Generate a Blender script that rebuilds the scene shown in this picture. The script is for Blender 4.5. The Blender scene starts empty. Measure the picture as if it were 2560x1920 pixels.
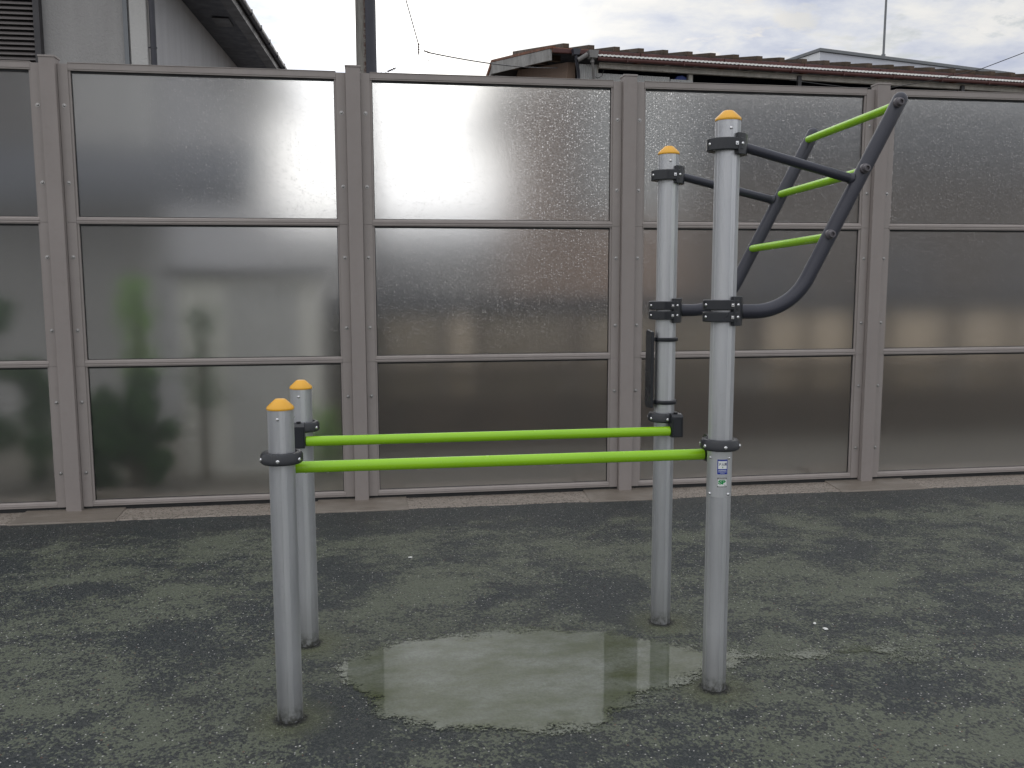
import bpy, bmesh, math, random
from mathutils import Vector, Matrix, noise
R = math.radians
PI = math.pi
random.seed(7)
scene = bpy.context.scene
COL = scene.collection

# ------------------------------------------------------------------ helpers
class MB:
    """collects shapes in one bmesh; build() links them as ONE mesh object"""
    def __init__(s): s.bm = bmesh.new(); s.attr = None
    def poly(s, pts):
        vs = [s.bm.verts.new(p) for p in pts]
        return s.bm.faces.new(vs)
    def box(s, x0, x1, y0, y1, z0, z1, M=None):
        c = [(x0,y0,z0),(x1,y0,z0),(x1,y1,z0),(x0,y1,z0),(x0,y0,z1),(x1,y0,z1),(x1,y1,z1),(x0,y1,z1)]
        if M: c = [M @ Vector(p) for p in c]
        v = [s.bm.verts.new(p) for p in c]
        for f in ((3,2,1,0),(4,5,6,7),(0,1,5,4),(1,2,6,5),(2,3,7,6),(3,0,4,7)):
            s.bm.faces.new([v[i] for i in f])
        return s
    def prism(s, prof, axis_pts):
        """closed profile of points per end, two rings bridged"""
        a = [s.bm.verts.new(p) for p in axis_pts[0]]
        b = [s.bm.verts.new(p) for p in axis_pts[1]]
        n = len(a)
        for i in range(n):
            j = (i+1) % n
            s.bm.faces.new((a[i], a[j], b[j], b[i]))
        s.bm.faces.new(a[::-1]); s.bm.faces.new(b)
        return s
    def extrude_x(s, prof, x0, x1):     # prof: (y,z)
        return s.prism(None, ([(x0,y,z) for y,z in prof], [(x1,y,z) for y,z in prof]))
    def extrude_z(s, prof, z0, z1):     # prof: (x,y)
        return s.prism(None, ([(x,y,z0) for x,y in prof], [(x,y,z1) for x,y in prof]))
    def lathe(s, prof, c=(0,0,0), seg=32, M=None, closed=False):  # prof: (r,z)
        rings = []
        for r, z in prof:
            if r < 1e-6:
                p = Vector((0,0,z)); rings.append([s.bm.verts.new((M @ p if M else p) + Vector(c))])
            else:
                ring = []
                for k in range(seg):
                    a = 2*PI*k/seg
                    p = Vector((r*math.cos(a), r*math.sin(a), z))
                    ring.append(s.bm.verts.new((M @ p if M else p) + Vector(c)))
                rings.append(ring)
        pairs = list(zip(rings[:-1], rings[1:]))
        if closed: pairs.append((rings[-1], rings[0]))
        for a, b in pairs:
            for k in range(seg):
                j = (k+1) % seg
                if len(a) == 1 and len(b) == 1: continue
                if len(a) == 1: s.bm.faces.new((a[0], b[j], b[k]))
                elif len(b) == 1: s.bm.faces.new((a[k], a[j], b[0]))
                else: s.bm.faces.new((a[k], a[j], b[j], b[k]))
        return s
    def tube(s, pts, r, seg=16, caps=True, dome=False):
        pts = [Vector(p) for p in pts]
        rr = r if isinstance(r, (list, tuple)) else [r]*len(pts)
        if dome:     # rounded ends
            d0 = (pts[0]-pts[1]).normalized(); d1 = (pts[-1]-pts[-2]).normalized()
            pre = [(pts[0]+d0*rr[0]*math.sin(a), rr[0]*math.cos(a)) for a in (1.45,1.1,.7,.35)]
            post = [(pts[-1]+d1*rr[-1]*math.sin(a), rr[-1]*math.cos(a)) for a in (.35,.7,1.1,1.45)]
            pts = [p for p,_ in pre]+pts+[p for p,_ in post]
            rr = [q for _,q in pre]+rr+[q for _,q in post]
        rings = []
        t = (pts[1]-pts[0]).normalized()
        up = Vector((0,0,1)) if abs(t.z) < .9 else Vector((0,1,0))
        nrm = (up - t*up.dot(t)).normalized()
        for i, p in enumerate(pts):
            if i == 0: t = (pts[1]-pts[0]).normalized()
            elif i == len(pts)-1: t = (pts[-1]-pts[-2]).normalized()
            else: t = ((pts[i+1]-p).normalized()+(p-pts[i-1]).normalized()).normalized()
            nrm = (nrm - t*nrm.dot(t)).normalized()
            bn = t.cross(nrm)
            rings.append([s.bm.verts.new(p+(nrm*math.cos(2*PI*k/seg)+bn*math.sin(2*PI*k/seg))*rr[i]) for k in range(seg)])
        for a, b in zip(rings[:-1], rings[1:]):
            for k in range(seg):
                j = (k+1) % seg
                s.bm.faces.new((a[k], a[j], b[j], b[k]))
        if caps:
            s.bm.faces.new(rings[0][::-1]); s.bm.faces.new(rings[-1])
        return s
    def dome(s, c, r, h, d, seg=14):     # small screw head on point c pointing along d
        d = Vector(d).normalized()
        M = Vector((0,0,1)).rotation_difference(d).to_matrix()
        prof = [(r,0),(r*.97,h*.35),(r*.8,h*.75),(r*.45,h),(r*.36,h),(r*.3,h*.45),(0,h*.45)]
        return s.lathe(prof, c, seg, M)
    def build(s, name, mat, parent=None, smooth=None, bevel=0, segs=2):
        me = bpy.data.meshes.new(name)
        bmesh.ops.recalc_face_normals(s.bm, faces=s.bm.faces)
        s.bm.to_mesh(me); s.bm.free()
        o = bpy.data.objects.new(name, me); COL.objects.link(o)
        if mat: me.materials.append(mat)
        if smooth:
            for p in me.polygons: p.use_smooth = True
            me.set_sharp_from_angle(angle=R(smooth))
        if bevel:
            b = o.modifiers.new('bevel', 'BEVEL'); b.width = bevel; b.segments = segs; b.limit_method = 'ANGLE'; b.angle_limit = R(40)
        if parent: o.parent = parent
        return o

def tag(o, label=None, cat=None, group=None, kind=None):
    if label: o['label'] = label
    if cat: o['category'] = cat
    if group: o['group'] = group
    if kind: o['kind'] = kind
    return o
def empty(name, loc=(0,0,0), rz=0):
    o = bpy.data.objects.new(name, None); COL.objects.link(o)
    o.location = loc; o.rotation_euler = (0,0,rz); o.empty_display_size = .1
    return o
def copy_tree(o, parent=None):
    c = o.copy(); COL.objects.link(c); c.parent = parent
    for ch in list(o.children): copy_tree(ch, c)
    return c

# ------------------------------------------------------------------ material helpers
class NT:
    def __init__(s, name):
        s.m = bpy.data.materials.new(name); s.m.use_nodes = True
        s.t = s.m.node_tree; s.t.nodes.clear()
        s.out = s.t.nodes.new('ShaderNodeOutputMaterial')
    def n(s, typ, **kw):
        nd = s.t.nodes.new(typ)
        for k, v in kw.items():
            if k == 'inp':
                for a, b in v.items(): s.set(nd, a, b)
            else: setattr(nd, k, v)
        return nd
    def set(s, nd, a, b):
        sock = nd.inputs[a]
        if isinstance(b, bpy.types.NodeSocket): s.t.links.new(b, sock)
        else: sock.default_value = b
    def math(s, op, a, b=None, c=None, clamp=False):
        nd = s.n('ShaderNodeMath', operation=op, use_clamp=clamp)
        s.set(nd, 0, a)
        if b is not None: s.set(nd, 1, b)
        if c is not None: s.set(nd, 2, c)
        return nd.outputs[0]
    def mix(s, f, a, b, blend='MIX'):
        nd = s.n('ShaderNodeMix', data_type='RGBA', blend_type=blend)
        s.set(nd, 0, f); s.set(nd, 6, a); s.set(nd, 7, b)
        return nd.outputs[2]
    def ramp(s, f, stops, interp='LINEAR'):
        nd = s.n('ShaderNodeValToRGB'); r = nd.color_ramp; r.interpolation = interp
        while len(r.elements) < len(stops): r.elements.new(.5)
        for e, (p, c) in zip(r.elements, stops):
            e.position = p; e.color = c if len(c) == 4 else (*c, 1)
        s.set(nd, 0, f); return nd.outputs[0]
    def noise(s, vec, scale, detail=4, rough=.55, dist=0):
        nd = s.n('ShaderNodeTexNoise', inp={'Scale': scale, 'Detail': detail, 'Roughness': rough, 'Distortion': dist})
        s.set(nd, 'Vector', vec); return nd.outputs[0]
    def coord(s, which='Object'):
        return s.n('ShaderNodeTexCoord').outputs[which]
    def scaled(s, vec, sc, loc=(0,0,0)):
        nd = s.n('ShaderNodeMapping', inp={'Scale': sc, 'Location': loc}); s.set(nd, 'Vector', vec); return nd.outputs[0]
    def maprange(s, v, a, b, c=0., d=1., smooth=False):
        nd = s.n('ShaderNodeMapRange'); nd.clamp = True
        if smooth: nd.interpolation_type = 'SMOOTHSTEP'
        for i, x in enumerate((v,a,b,c,d)): s.set(nd, i, x)
        return nd.outputs[0]
    def bump(s, h, strength, dist):
        nd = s.n('ShaderNodeBump', inp={'Strength': strength, 'Distance': dist, 'Height': h}); return nd.outputs[0]
    def pr(s, **kw):
        nd = s.n('ShaderNodeBsdfPrincipled')
        for k, v in kw.items(): s.set(nd, k.replace('_',' '), v)
        return nd
    def finish(s, sock): s.t.links.new(sock, s.out.inputs[0]); return s.m
def C(r, g, b): return (r, g, b, 1)
def geom_pos(t): return t.n('ShaderNodeNewGeometry').outputs['Position']

def paint(name, col, rough=.4, var=.12, grain=400, bump=.0, metal=0., spec=.5, dirt=0., coat=0.):
    """painted or coated surface with faint mottling, streaks of rain dirt and wet beads"""
    t = NT(name); p = geom_pos(t)
    big = t.noise(p, 2.2, 4, .6)
    streak = t.noise(t.scaled(p, (9, 9, .5)), 1, 4, .6)
    f = t.math('ADD', t.math('MULTIPLY', big, .55), t.math('MULTIPLY', streak, .45))
    f = t.maprange(f, .32, .68)
    lo = [c*(1-var) for c in col]; hi = [min(1, c*(1+var)) for c in col]
    c = t.mix(f, C(*lo), C(*hi))
    if dirt:
        d = t.maprange(t.noise(p, 14, 6, .7), .52, .75, 0, dirt)
        c = t.mix(d, c, C(col[0]*.45, col[1]*.42, col[2]*.36))
    fine = t.noise(p, grain, 2, .5)
    rr = t.maprange(t.noise(p, 6, 3), .3, .7, rough*.8, min(1, rough*1.25))
    nd = t.pr(Base_Color=c, Roughness=rr, Metallic=metal)
    t.set(nd, 'Specular IOR Level', spec)
    if coat: t.set(nd, 'Coat Weight', coat); t.set(nd, 'Coat Roughness', .08)
    if bump: t.set(nd, 'Normal', t.bump(fine, bump, .001))
    return t.finish(nd.outputs[0])

M = {}
M['frame'] = paint('fence_coating', (.305,.272,.255), .5, .07, 900, .25, 0, .45, .12)
M['post_paint'] = paint('fence_post_coating', (.288,.255,.240), .55, .06, 900, .3, 0, .4, .1)
M['bolt'] = paint('bolt_steel', (.40,.39,.38), .3, .1, 300, 0, .85)
M['gasket'] = paint('black_gasket_and_shade', (.012,.013,.014), .6, .2)
M['black'] = paint('black_cast_coating', (.016,.018,.023), .3, .15, 500, .1, 0, .55)
M['tube'] = paint('slate_powder_coat', (.030,.031,.045), .36, .1, 700, .2, 0, .5)
M['steel'] = paint('stainless_screw', (.75,.75,.76), .18, .05, 300, 0, 1.)
M['plugs'] = paint('grey_plug', (.11,.10,.11), .4, .1)
M['cap'] = paint('yellow_plastic_cap', (.82,.42,.035), .35, .06, 200, .0, 0, .5, .06)

# anodised, fluted aluminium posts, darker towards the ground
def alu():
    t = NT('anodised_aluminium'); p = geom_pos(t)
    z = t.n('ShaderNodeSeparateXYZ', inp={'Vector': p}).outputs[2]
    mott = t.noise(t.scaled(p, (14,14,1.2)), 1, 5, .6)
    spots = t.maprange(t.noise(p, 60, 3, .6), .6, .8, 0, .25)
    c = t.ramp(mott, [(.3, (.56,.57,.59)), (.7, (.66,.665,.675))])
    low_dark = t.maprange(z, .0, .25, .35, 0.)
    run = t.maprange(t.noise(t.scaled(p, (55,55,1.6)), 1, 5, .7), .55, .75, 0, .35)
    c = t.mix(run, c, C(.36,.36,.355))
    c = t.mix(t.math('MULTIPLY', t.maprange(z, .0, .07, 1., 0.), t.maprange(t.noise(p, 50, 5, .7), .4, .6)), c, C(.07,.075,.05))
    c = t.mix(low_dark, c, C(.2,.2,.19)); c = t.mix(spots, c, C(.42,.42,.42))
    nd = t.pr(Base_Color=c, Roughness=t.maprange(mott, .3, .7, .40, .52), Metallic=.8)
    t.set(nd, 'Normal', t.bump(t.noise(p, 700, 2), .15, .001))
    return t.finish(nd.outputs[0])
M['alu'] = alu()

def green():
    t = NT('lime_green_coat'); p = geom_pos(t)
    c = t.mix(t.maprange(t.noise(t.scaled(p, (3,20,20)), 1, 3), .3, .7), C(.27,.56,.012), C(.32,.62,.016))
    v = t.n('ShaderNodeTexVoronoi', feature='F1', inp={'Scale': 90., 'Vector': p})
    rnd = t.n('ShaderNodeSeparateColor', inp={0: v.outputs['Color']}).outputs[0]
    rad = t.maprange(rnd, .80, 1., .0, .30)
    drop = t.maprange(t.math('SUBTRACT', rad, v.outputs['Distance']), 0, .1)
    scuff = t.maprange(t.noise(t.scaled(p, (26,6,60)), 1, 6, .75), .60, .72, 0, .55)
    c = t.mix(t.math('MULTIPLY', scuff, .5), c, C(.20,.36,.03))
    nd = t.pr(Base_Color=c, Roughness=t.math('ADD', .27, t.math('MULTIPLY', scuff, .3)), Specular_IOR_Level=.5)
    t.set(nd, 'Coat Weight', t.math('MULTIPLY', drop, 1.)); t.set(nd, 'Coat Roughness', .02)
    t.set(nd, 'Normal', t.bump(drop, .35, .0015))
    return t.finish(nd.outputs[0])
M['green'] = green()

# frosted polycarbonate, rain beads on the park side
def frosted():
    t = NT('frosted_polycarbonate')
    oc = t.coord('Object')
    sep = t.n('ShaderNodeSeparateXYZ', inp={'Vector': oc})
    rnd = t.n('ShaderNodeObjectInfo').outputs['Random']
    off = t.math('MULTIPLY', rnd, 37.)
    uv = t.n('ShaderNodeCombineXYZ', inp={'X': t.math('ADD', sep.outputs[0], off), 'Y': sep.outputs[2]}).outputs[0]
    def layer(scale, keep, rmin, rmax, hgt):
        warp = t.n('ShaderNodeTexNoise', inp={'Scale': scale*.35, 'Detail': 2., 'Vector': uv}).outputs['Color']
        vv = t.n('ShaderNodeVectorMath', operation='MULTIPLY_ADD', inp={0: warp, 1: (.3/scale,)*3, 2: uv}).outputs[0]
        v = t.n('ShaderNodeTexVoronoi', voronoi_dimensions='2D', feature='F1', inp={'Scale': scale, 'Vector': vv})
        c = t.n('ShaderNodeSeparateColor', inp={0: v.outputs['Color']})
        r = t.maprange(c.outputs[0], 1-keep, 1., rmin, rmax)
        on = t.math('GREATER_THAN', c.outputs[0], 1-keep)
        q = t.math('DIVIDE', v.outputs['Distance'], r)
        h = t.math('SUBTRACT', 1., t.math('MULTIPLY', q, q), clamp=True)
        h = t.math('MULTIPLY', t.math('SQRT', h), on)
        mask = t.math('MULTIPLY', t.math('LESS_THAN', q, 1.), on)
        return mask, t.math('MULTIPLY', h, t.math('MULTIPLY', r, hgt/scale))
    m1, h1 = layer(54., .34, .11, .22, .9)
    m2, h2 = layer(130., .14, .16, .30, .9)
    front = t.math('LESS_THAN', sep.outputs[1], -.002)
    mask = t.math('MULTIPLY', t.math('MAXIMUM', m1, m2), front)
    h = t.math('MAXIMUM', h1, h2)
    grain = t.noise(uv, 900, 2, .5)
    f1 = t.n('ShaderNodeBsdfGlass', distribution='BECKMANN', inp={'Color': C(.93,.932,.925), 'Roughness': .245, 'IOR': 1.45})
    f2 = t.n('ShaderNodeBsdfGlass', distribution='BECKMANN', inp={'Color': C(.93,.932,.925), 'Roughness': .40, 'IOR': 1.45})
    frost = t.n('ShaderNodeMixShader', inp={0: .24, 1: f1.outputs[0], 2: f2.outputs[0]})
    haze = t.n('ShaderNodeBsdfTranslucent', inp={'Color': C(.78,.81,.86)})
    fr = t.n('ShaderNodeMixShader', inp={0: .022, 1: frost.outputs[0], 2: haze.outputs[0]})
    wet = t.n('ShaderNodeBsdfGlass', inp={'Color': C(1,1,1), 'Roughness': .085, 'IOR': 1.38})
    bp = t.n('ShaderNodeBump', inp={'Strength': 1., 'Distance': 1.0, 'Height': h}); t.set(wet, 'Normal', bp.outputs[0])
    mx = t.n('ShaderNodeMixShader', inp={0: mask, 1: fr.outputs[0], 2: wet.outputs[0]})
    return t.finish(mx.outputs[0])
M['frosted'] = frosted()

# park floor: resin bound rubber and grit, wet, mossy in patches
def floor_mat():
    t = NT('wet_grit_floor'); p = geom_pos(t)
    ps = t.scaled(p, (.85, 1.0, 1))
    a = t.noise(ps, 1.75, 5, .58, .35)
    b = t.noise(t.scaled(p, (.85,1.3,1), (7,3,0)), 6.5, 5, .65)
    patch = t.math('ADD', t.math('MULTIPLY', a, .6), t.math('MULTIPLY', b, .4))
    sep = t.n('ShaderNodeSeparateXYZ', inp={'Vector': p})
    near = t.maprange(sep.outputs[1], 5.55, 6.15, 0., .16)
    patch = t.math('SUBTRACT', patch, near)
    v = t.n('ShaderNodeTexVoronoi', feature='F1', inp={'Scale': 108., 'Vector': t.scaled(p, (1,.8,1))})
    vc = t.n('ShaderNodeSeparateColor', inp={0: v.outputs['Color']})
    gr = t.noise(p, 75, 4, .78)
    chip = t.math('ADD', t.math('MULTIPLY', vc.outputs[0], .5), t.math('MULTIPLY', gr, .5))
    thr = t.maprange(patch, .40, .61, .25, .74, True)       # share of moss-grey covered grit
    m = t.maprange(t.math('SUBTRACT', thr, chip), -.02, .035)
    dark = t.mix(t.maprange(a, .4, .6), C(.018,.024,.026), C(.029,.031,.030))
    dark = t.mix(t.maprange(vc.outputs[1], .5, 1.), dark, C(.050,.055,.053))
    moss = t.mix(t.noise(p, 3.1, 4, .6), C(.112,.130,.084), C(.144,.158,.122))
    moss = t.mix(t.maprange(gr, .35, .65), C(.075,.085,.060), moss)
    c = t.mix(m, dark, moss)
    w = t.n('ShaderNodeTexVoronoi', feature='F1', inp={'Scale': 75., 'Vector': p})
    wc = t.n('ShaderNodeSeparateColor', inp={0: w.outputs['Color']})
    speck = t.math('MULTIPLY', t.math('GREATER_THAN', wc.outputs[0], .90), t.math('LESS_THAN', w.outputs['Distance'], .24))
    c = t.mix(t.math('MULTIPLY', speck, .8), c, C(.60,.59,.55))
    rust = t.math('MULTIPLY', t.math('GREATER_THAN', wc.outputs[1], .985), t.math('LESS_THAN', w.outputs['Distance'], .3))
    c = t.mix(t.math('MULTIPLY', rust, .7), c, C(.16,.07,.04))
    # damp halo around the puddle
    ex = t.math('DIVIDE', t.math('SUBTRACT', sep.outputs[0], .35), 1.35); ey = t.math('DIVIDE', t.math('SUBTRACT', sep.outputs[1], 3.52), .62)
    rr = t.math('SQRT', t.math('ADD', t.math('MULTIPLY', ex, ex), t.math('MULTIPLY', ey, ey)))
    damp = t.math('MULTIPLY', t.maprange(t.math('ADD', rr, t.math('MULTIPLY', a, .8)), .9, 1.6, 1., 0.), .35)
    c = t.mix(damp, c, t.mix(.5, c, C(.03,.033,.025)))
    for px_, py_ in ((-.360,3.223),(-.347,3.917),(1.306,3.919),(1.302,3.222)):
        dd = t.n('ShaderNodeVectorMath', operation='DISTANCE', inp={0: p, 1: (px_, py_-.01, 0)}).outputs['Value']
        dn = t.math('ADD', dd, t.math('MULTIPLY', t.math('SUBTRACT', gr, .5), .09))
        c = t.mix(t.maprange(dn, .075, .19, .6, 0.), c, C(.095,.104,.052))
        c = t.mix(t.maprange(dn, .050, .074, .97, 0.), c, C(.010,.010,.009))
    hgt = t.math('ADD', t.math('MULTIPLY', v.outputs['Distance'], -.6), t.math('MULTIPLY', gr, .8))
    nd = t.pr(Base_Color=c, Roughness=t.maprange(gr, .35, .65, .62, .34), Specular_IOR_Level=.5)
    t.set(nd, 'Normal', t.bump(hgt, 1., .006))
    return t.finish(nd.outputs[0])
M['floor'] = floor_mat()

def water_mat():
    t = NT('puddle_water'); p = geom_pos(t)
    fade = t.n('ShaderNodeAttribute', attribute_name='fade').outputs['Fac']
    n1 = t.noise(t.scaled(p, (.7,1.3,1)), 4.5, 6, .65); n2 = t.noise(p, 85, 4, .7)
    silt = t.mix(t.maprange(n1, .35, .65), C(.078,.090,.045), C(.165,.178,.148))
    silt = t.mix(t.maprange(t.noise(p, 16, 6, .7), .5, .72, 0, .55), silt, C(.07,.078,.045))
    silt = t.mix(t.maprange(n2, .38, .6, .35, 0), silt, C(.04,.045,.032))
    nd = t.pr(Base_Color=silt, Roughness=.04, IOR=1.33, Specular_IOR_Level=.36)
    rip = t.noise(t.scaled(p, (1,2.4,1)), 26, 3, .5)
    edge = t.maprange(fade, 0., .45, 1., 0.)
    t.set(nd, 'Normal', t.bump(rip, t.math('MULTIPLY', edge, .18), .003))
    # grit pokes through the film at the rim
    a = t.math('ADD', fade, t.math('MULTIPLY', t.math('SUBTRACT', n2, .5), .9))
    a = t.math('ADD', a, t.math('MULTIPLY', t.math('SUBTRACT', n1, .5), 1.1))
    al = t.maprange(a, .24, .34)
    tr = t.n('ShaderNodeBsdfTransparent')
    mx = t.n('ShaderNodeMixShader', inp={0: al, 1: tr.outputs[0], 2: nd.outputs[0]})
    return t.finish(mx.outputs[0])
M['water'] = water_mat()

def concrete(name, c0, c1, agg=0., rough=.6, wet=0.):
    t = NT(name); p = geom_pos(t)
    a = t.noise(p, 6, 6, .65, .4); s = t.noise(t.scaled(p, (5,22,5)), 1, 5, .6, 1.2)
    c = t.mix(t.maprange(t.math('ADD', t.math('MULTIPLY', a, .6), t.math('MULTIPLY', s, .4)), .35, .65), C(*c0), C(*c1))
    h = t.noise(p, 160, 4, .7)
    if agg:
        v = t.n('ShaderNodeTexVoronoi', feature='F1', inp={'Scale': 110., 'Vector': p})
        vc = t.n('ShaderNodeSeparateColor', inp={0: v.outputs['Color']})
        c = t.mix(t.math('MULTIPLY', t.math('GREATER_THAN', vc.outputs[0], .72), agg), c, C(.09,.075,.06))
        c = t.mix(t.math('MULTIPLY', t.math('GREATER_THAN', vc.outputs[1], .8), agg*.8), c, C(.32,.29,.25))
        h = t.math('SUBTRACT', h, v.outputs['Distance'])
    nd = t.pr(Base_Color=c, Roughness=t.maprange(a, .3, .7, rough*.7, rough), Specular_IOR_Level=.5)
    t.set(nd, 'Normal', t.bump(h, .5, .002))
    return t.finish(nd.outputs[0])
M['pad'] = concrete('smooth_wet_concrete', (.155,.130,.105), (.24,.21,.18), 0, .42)
M['kerb'] = concrete('exposed_aggregate', (.225,.190,.160), (.305,.262,.225), .8, .6)
M['soil'] = concrete('yard_gravel', (.10,.09,.075), (.18,.165,.14), .6, .9)

def stucco(name, col, streaks=.25):
    t = NT(name); p = geom_pos(t)
    a = t.noise(t.scaled(p, (6,6,.7)), 1, 5, .6); g = t.noise(p, 45, 5, .7)
    c = t.mix(t.maprange(a, .35, .7, 0, streaks), C(*col), C(*[x*.55 for x in col]))
    c = t.mix(t.maprange(g, .4, .7, 0, .25), c, C(*[x*.8 for x in col]))
    nd = t.pr(Base_Color=c, Roughness=.85)
    t.set(nd, 'Normal', t.bump(g, .7, .012))
    return t.finish(nd.outputs[0])
M['stucco'] = stucco('grey_stucco', (.37,.36,.35))
M['stucco2'] = stucco('pale_stucco', (.52,.52,.54), .3)
M['pilaster'] = stucco('cream_trim', (.55,.54,.52), .1)
M['shedwall'] = stucco('shed_panel', (.88,.85,.78), .1)
M['brownwall'] = stucco('brown_mortar_wall', (.30,.21,.16), .45)
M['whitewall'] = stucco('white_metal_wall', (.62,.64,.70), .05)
M['whitelit'] = stucco('white_metal_wall_lit', (.80,.82,.84), .04)  # same white wall made lighter, its lit side put into the colour
M['beige'] = stucco('beige_board', (.46,.38,.29), .5)
M['timberdark'] = paint('dark_timber', (.085,.060,.042), .7, .35, 80, .4, 0, .3, .4)
M['band'] = paint('dark_rail', (.035,.036,.045), .6, .2)
M['roofgrey'] = paint('grey_roofing', (.075,.08,.095), .6, .2, 60, .4, 0, .4, .3)
M['darkmetal'] = paint('dark_brown_metal', (.035,.033,.036), .4, .15)
M['shutter'] = paint('brown_grey_slats', (.125,.112,.108), .45, .1)
M['pipe'] = paint('dark_downpipe', (.03,.03,.042), .35, .15)
M['trimgrey'] = paint('grey_trim', (.18,.19,.20), .5, .1)
M['redtin'] = paint('red_brown_tin', (.085,.032,.028), .5, .3, 60, .3, 0, .4, .35)
M['rusttin'] = paint('rusted_tin', (.17,.075,.045), .75, .35, 60, .5, 0, .3, .5)
M['blacktin'] = paint('black_tin', (.035,.032,.034), .55, .25, 60, .3, 0, .4, .3)
M['weather'] = paint('weathered_board', (.30,.295,.285), .85, .35, 90, .8, 0, .2, .7)
M['timber'] = paint('grey_timber', (.50,.48,.44), .8, .25, 70, .5, 0, .2, .5)
M['corr'] = paint('corrugated_grey_sheet', (.46,.465,.46), .5, .1, 200, .1, 0, .4, .15)
M['corrwhite'] = paint('corrugated_clear_sheet', (.80,.80,.77), .35, .15, 200, .1, 0, .4, .2)
M['hopper'] = paint('grey_rain_hopper', (.20,.195,.19), .5, .15, 100, .1, 0, .4, .2)
M['hopperdark'] = paint('slate_rain_hopper', (.035,.037,.05), .45, .15)
M['tarp'] = paint('blue_tarp', (.03,.06,.28), .5, .2)
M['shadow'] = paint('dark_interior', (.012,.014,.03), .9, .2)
M['wire'] = paint('black_cable', (.03,.03,.03), .5, .1)
M['insul'] = paint('porcelain', (.12,.09,.08), .3, .1)
def pole_mat():
    t = NT('stained_concrete_pole'); p = t.coord('Object')
    a = t.noise(t.scaled(p, (16,16,2.2)), 1, 7, .7, .6)
    c = t.ramp(a, [(.30, (.10,.085,.07)), (.5, (.21,.20,.18)), (.72, (.28,.265,.24))])
    x = t.n('ShaderNodeSeparateXYZ', inp={'Vector': p}).outputs[0]
    st = t.math('ABSOLUTE', t.math('ADD', x, t.math('MULTIPLY', t.math('SUBTRACT', a, .5), .12)))
    band = t.math('MULTIPLY', t.maprange(st, .012, .03, 1., 0.), t.maprange(t.noise(p, 18, 5, .7), .42, .55))
    c = t.mix(t.math('MULTIPLY', band, .9), c, C(.075,.03,.02))
    nd = t.pr(Base_Color=c, Roughness=.8); t.set(nd, 'Normal', t.bump(t.noise(p, 60, 5, .7), .8, .01))
    return t.finish(nd.outputs[0])
M['pole'] = pole_mat()
def leaf_mat(name, a, b):
    t = NT(name)
    rnd = t.noise(geom_pos(t), 9, 3)
    c = t.mix(t.maprange(rnd, .35, .65), C(*a), C(*b))
    d = t.pr(Base_Color=c, Roughness=.45)
    tr = t.n('ShaderNodeBsdfTranslucent', inp={'Color': c})
    mx = t.n('ShaderNodeMixShader', inp={0: .3, 1: d.outputs[0], 2: tr.outputs[0]})
    return t.finish(mx.outputs[0])
M['leaf'] = leaf_mat('dark_leaves', (.022,.075,.014), (.06,.16,.028))
M['leaf2'] = leaf_mat('light_leaves', (.16,.34,.05), (.26,.48,.07))
M['bark'] = paint('twig_bark', (.10,.08,.05), .85, .3)
M['sblue'] = paint('sticker_blue', (.008,.035,.32), .35, .02)
M['swhite'] = paint('sticker_white', (.78,.80,.78), .35, .02)
M['sgreen'] = paint('sticker_green', (.0,.26,.06), .35, .02)
M['sblack'] = paint('sticker_black', (.03,.03,.03), .35, .02)
M['sink'] = paint('sticker_navy_ink', (.01,.015,.09), .35, .02)

# ------------------------------------------------------------------ ground
g = MB(); g.poly([(-300,-300,-.02),(300,-300,-.02),(300,600,-.02),(-300,600,-.02)])
tag(g.build('ground', M['soil']), kind='structure')
g = MB(); g.poly([(-16,-14,0),(20,-14,0),(20,6.9,0),(-16,6.9,0)])
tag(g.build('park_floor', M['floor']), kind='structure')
# exposed aggregate strip under the fence, ragged front edge
g = MB(); rng = random.Random(3)
xs = [-9+.05*i for i in range(400)]
top = [(x, 6.215+.012*noise.noise(Vector((x*3,0,0)))+.006*rng.uniform(-1,1)+(.028 if 3.9 > x > 1.6 else 0)*.3, .012) for x in xs]
top = [(x, y, .008) for x, y, z in top]
f = [(x, y-.004, .0005) for x, y, z in top]
for i in range(len(xs)-1):
    g.poly([f[i], f[i+1], top[i+1], top[i]])
    g.poly([(xs[i], 6.43, .014), (xs[i+1], 6.43, .014), (xs[i+1], 6.95, .014), (xs[i], 6.95, .014)])
    g.poly([top[i], top[i+1], (xs[i+1], 6.43, .014), (xs[i], 6.43, .014)])
tag(g.build('kerb', M['kerb']), kind='structure')

# puddle: irregular outline, fade attribute for the rim
outline = [(-.57,3.78),(-.72,3.57),(-.62,3.31),(-.47,3.14),(-.18,3.03),(.07,3.01),(.33,3.08),(.46,3.26),(.60,3.37),(.8,3.48),(.96,3.53),(1.24,3.545),
 (1.5,3.57),(1.75,3.50),(1.86,3.62),(1.80,3.80),(1.6,3.90),(1.45,3.86),(1.27,3.79),(1.05,3.77),(.89,3.77),(.71,3.80),(.61,3.84),(.41,3.93),(.09,3.98),(-.12,3.92),(-.33,3.87)]
psi = .1488       # world axes run along the fence; the outline was surveyed on the camera axes
outline = [(x*math.cos(psi)+y*math.sin(psi), -x*math.sin(psi)+y*math.cos(psi)) for x, y in outline]
def dist_edge(x, y):
    inside = False; best = 9; n = len(outline)
    for i in range(n):
        x0, y0 = outline[i]; x1, y1 = outline[(i+1) % n]
        if (y0 > y) != (y1 > y) and x < (x1-x0)*(y-y0)/(y1-y0)+x0: inside = not inside
        dx, dy = x1-x0, y1-y0; tt = max(0, min(1, ((x-x0)*dx+(y-y0)*dy)/(dx*dx+dy*dy)))
        best = min(best, math.hypot(x-x0-tt*dx, y-y0-tt*dy))
    return best if inside else -best
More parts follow.
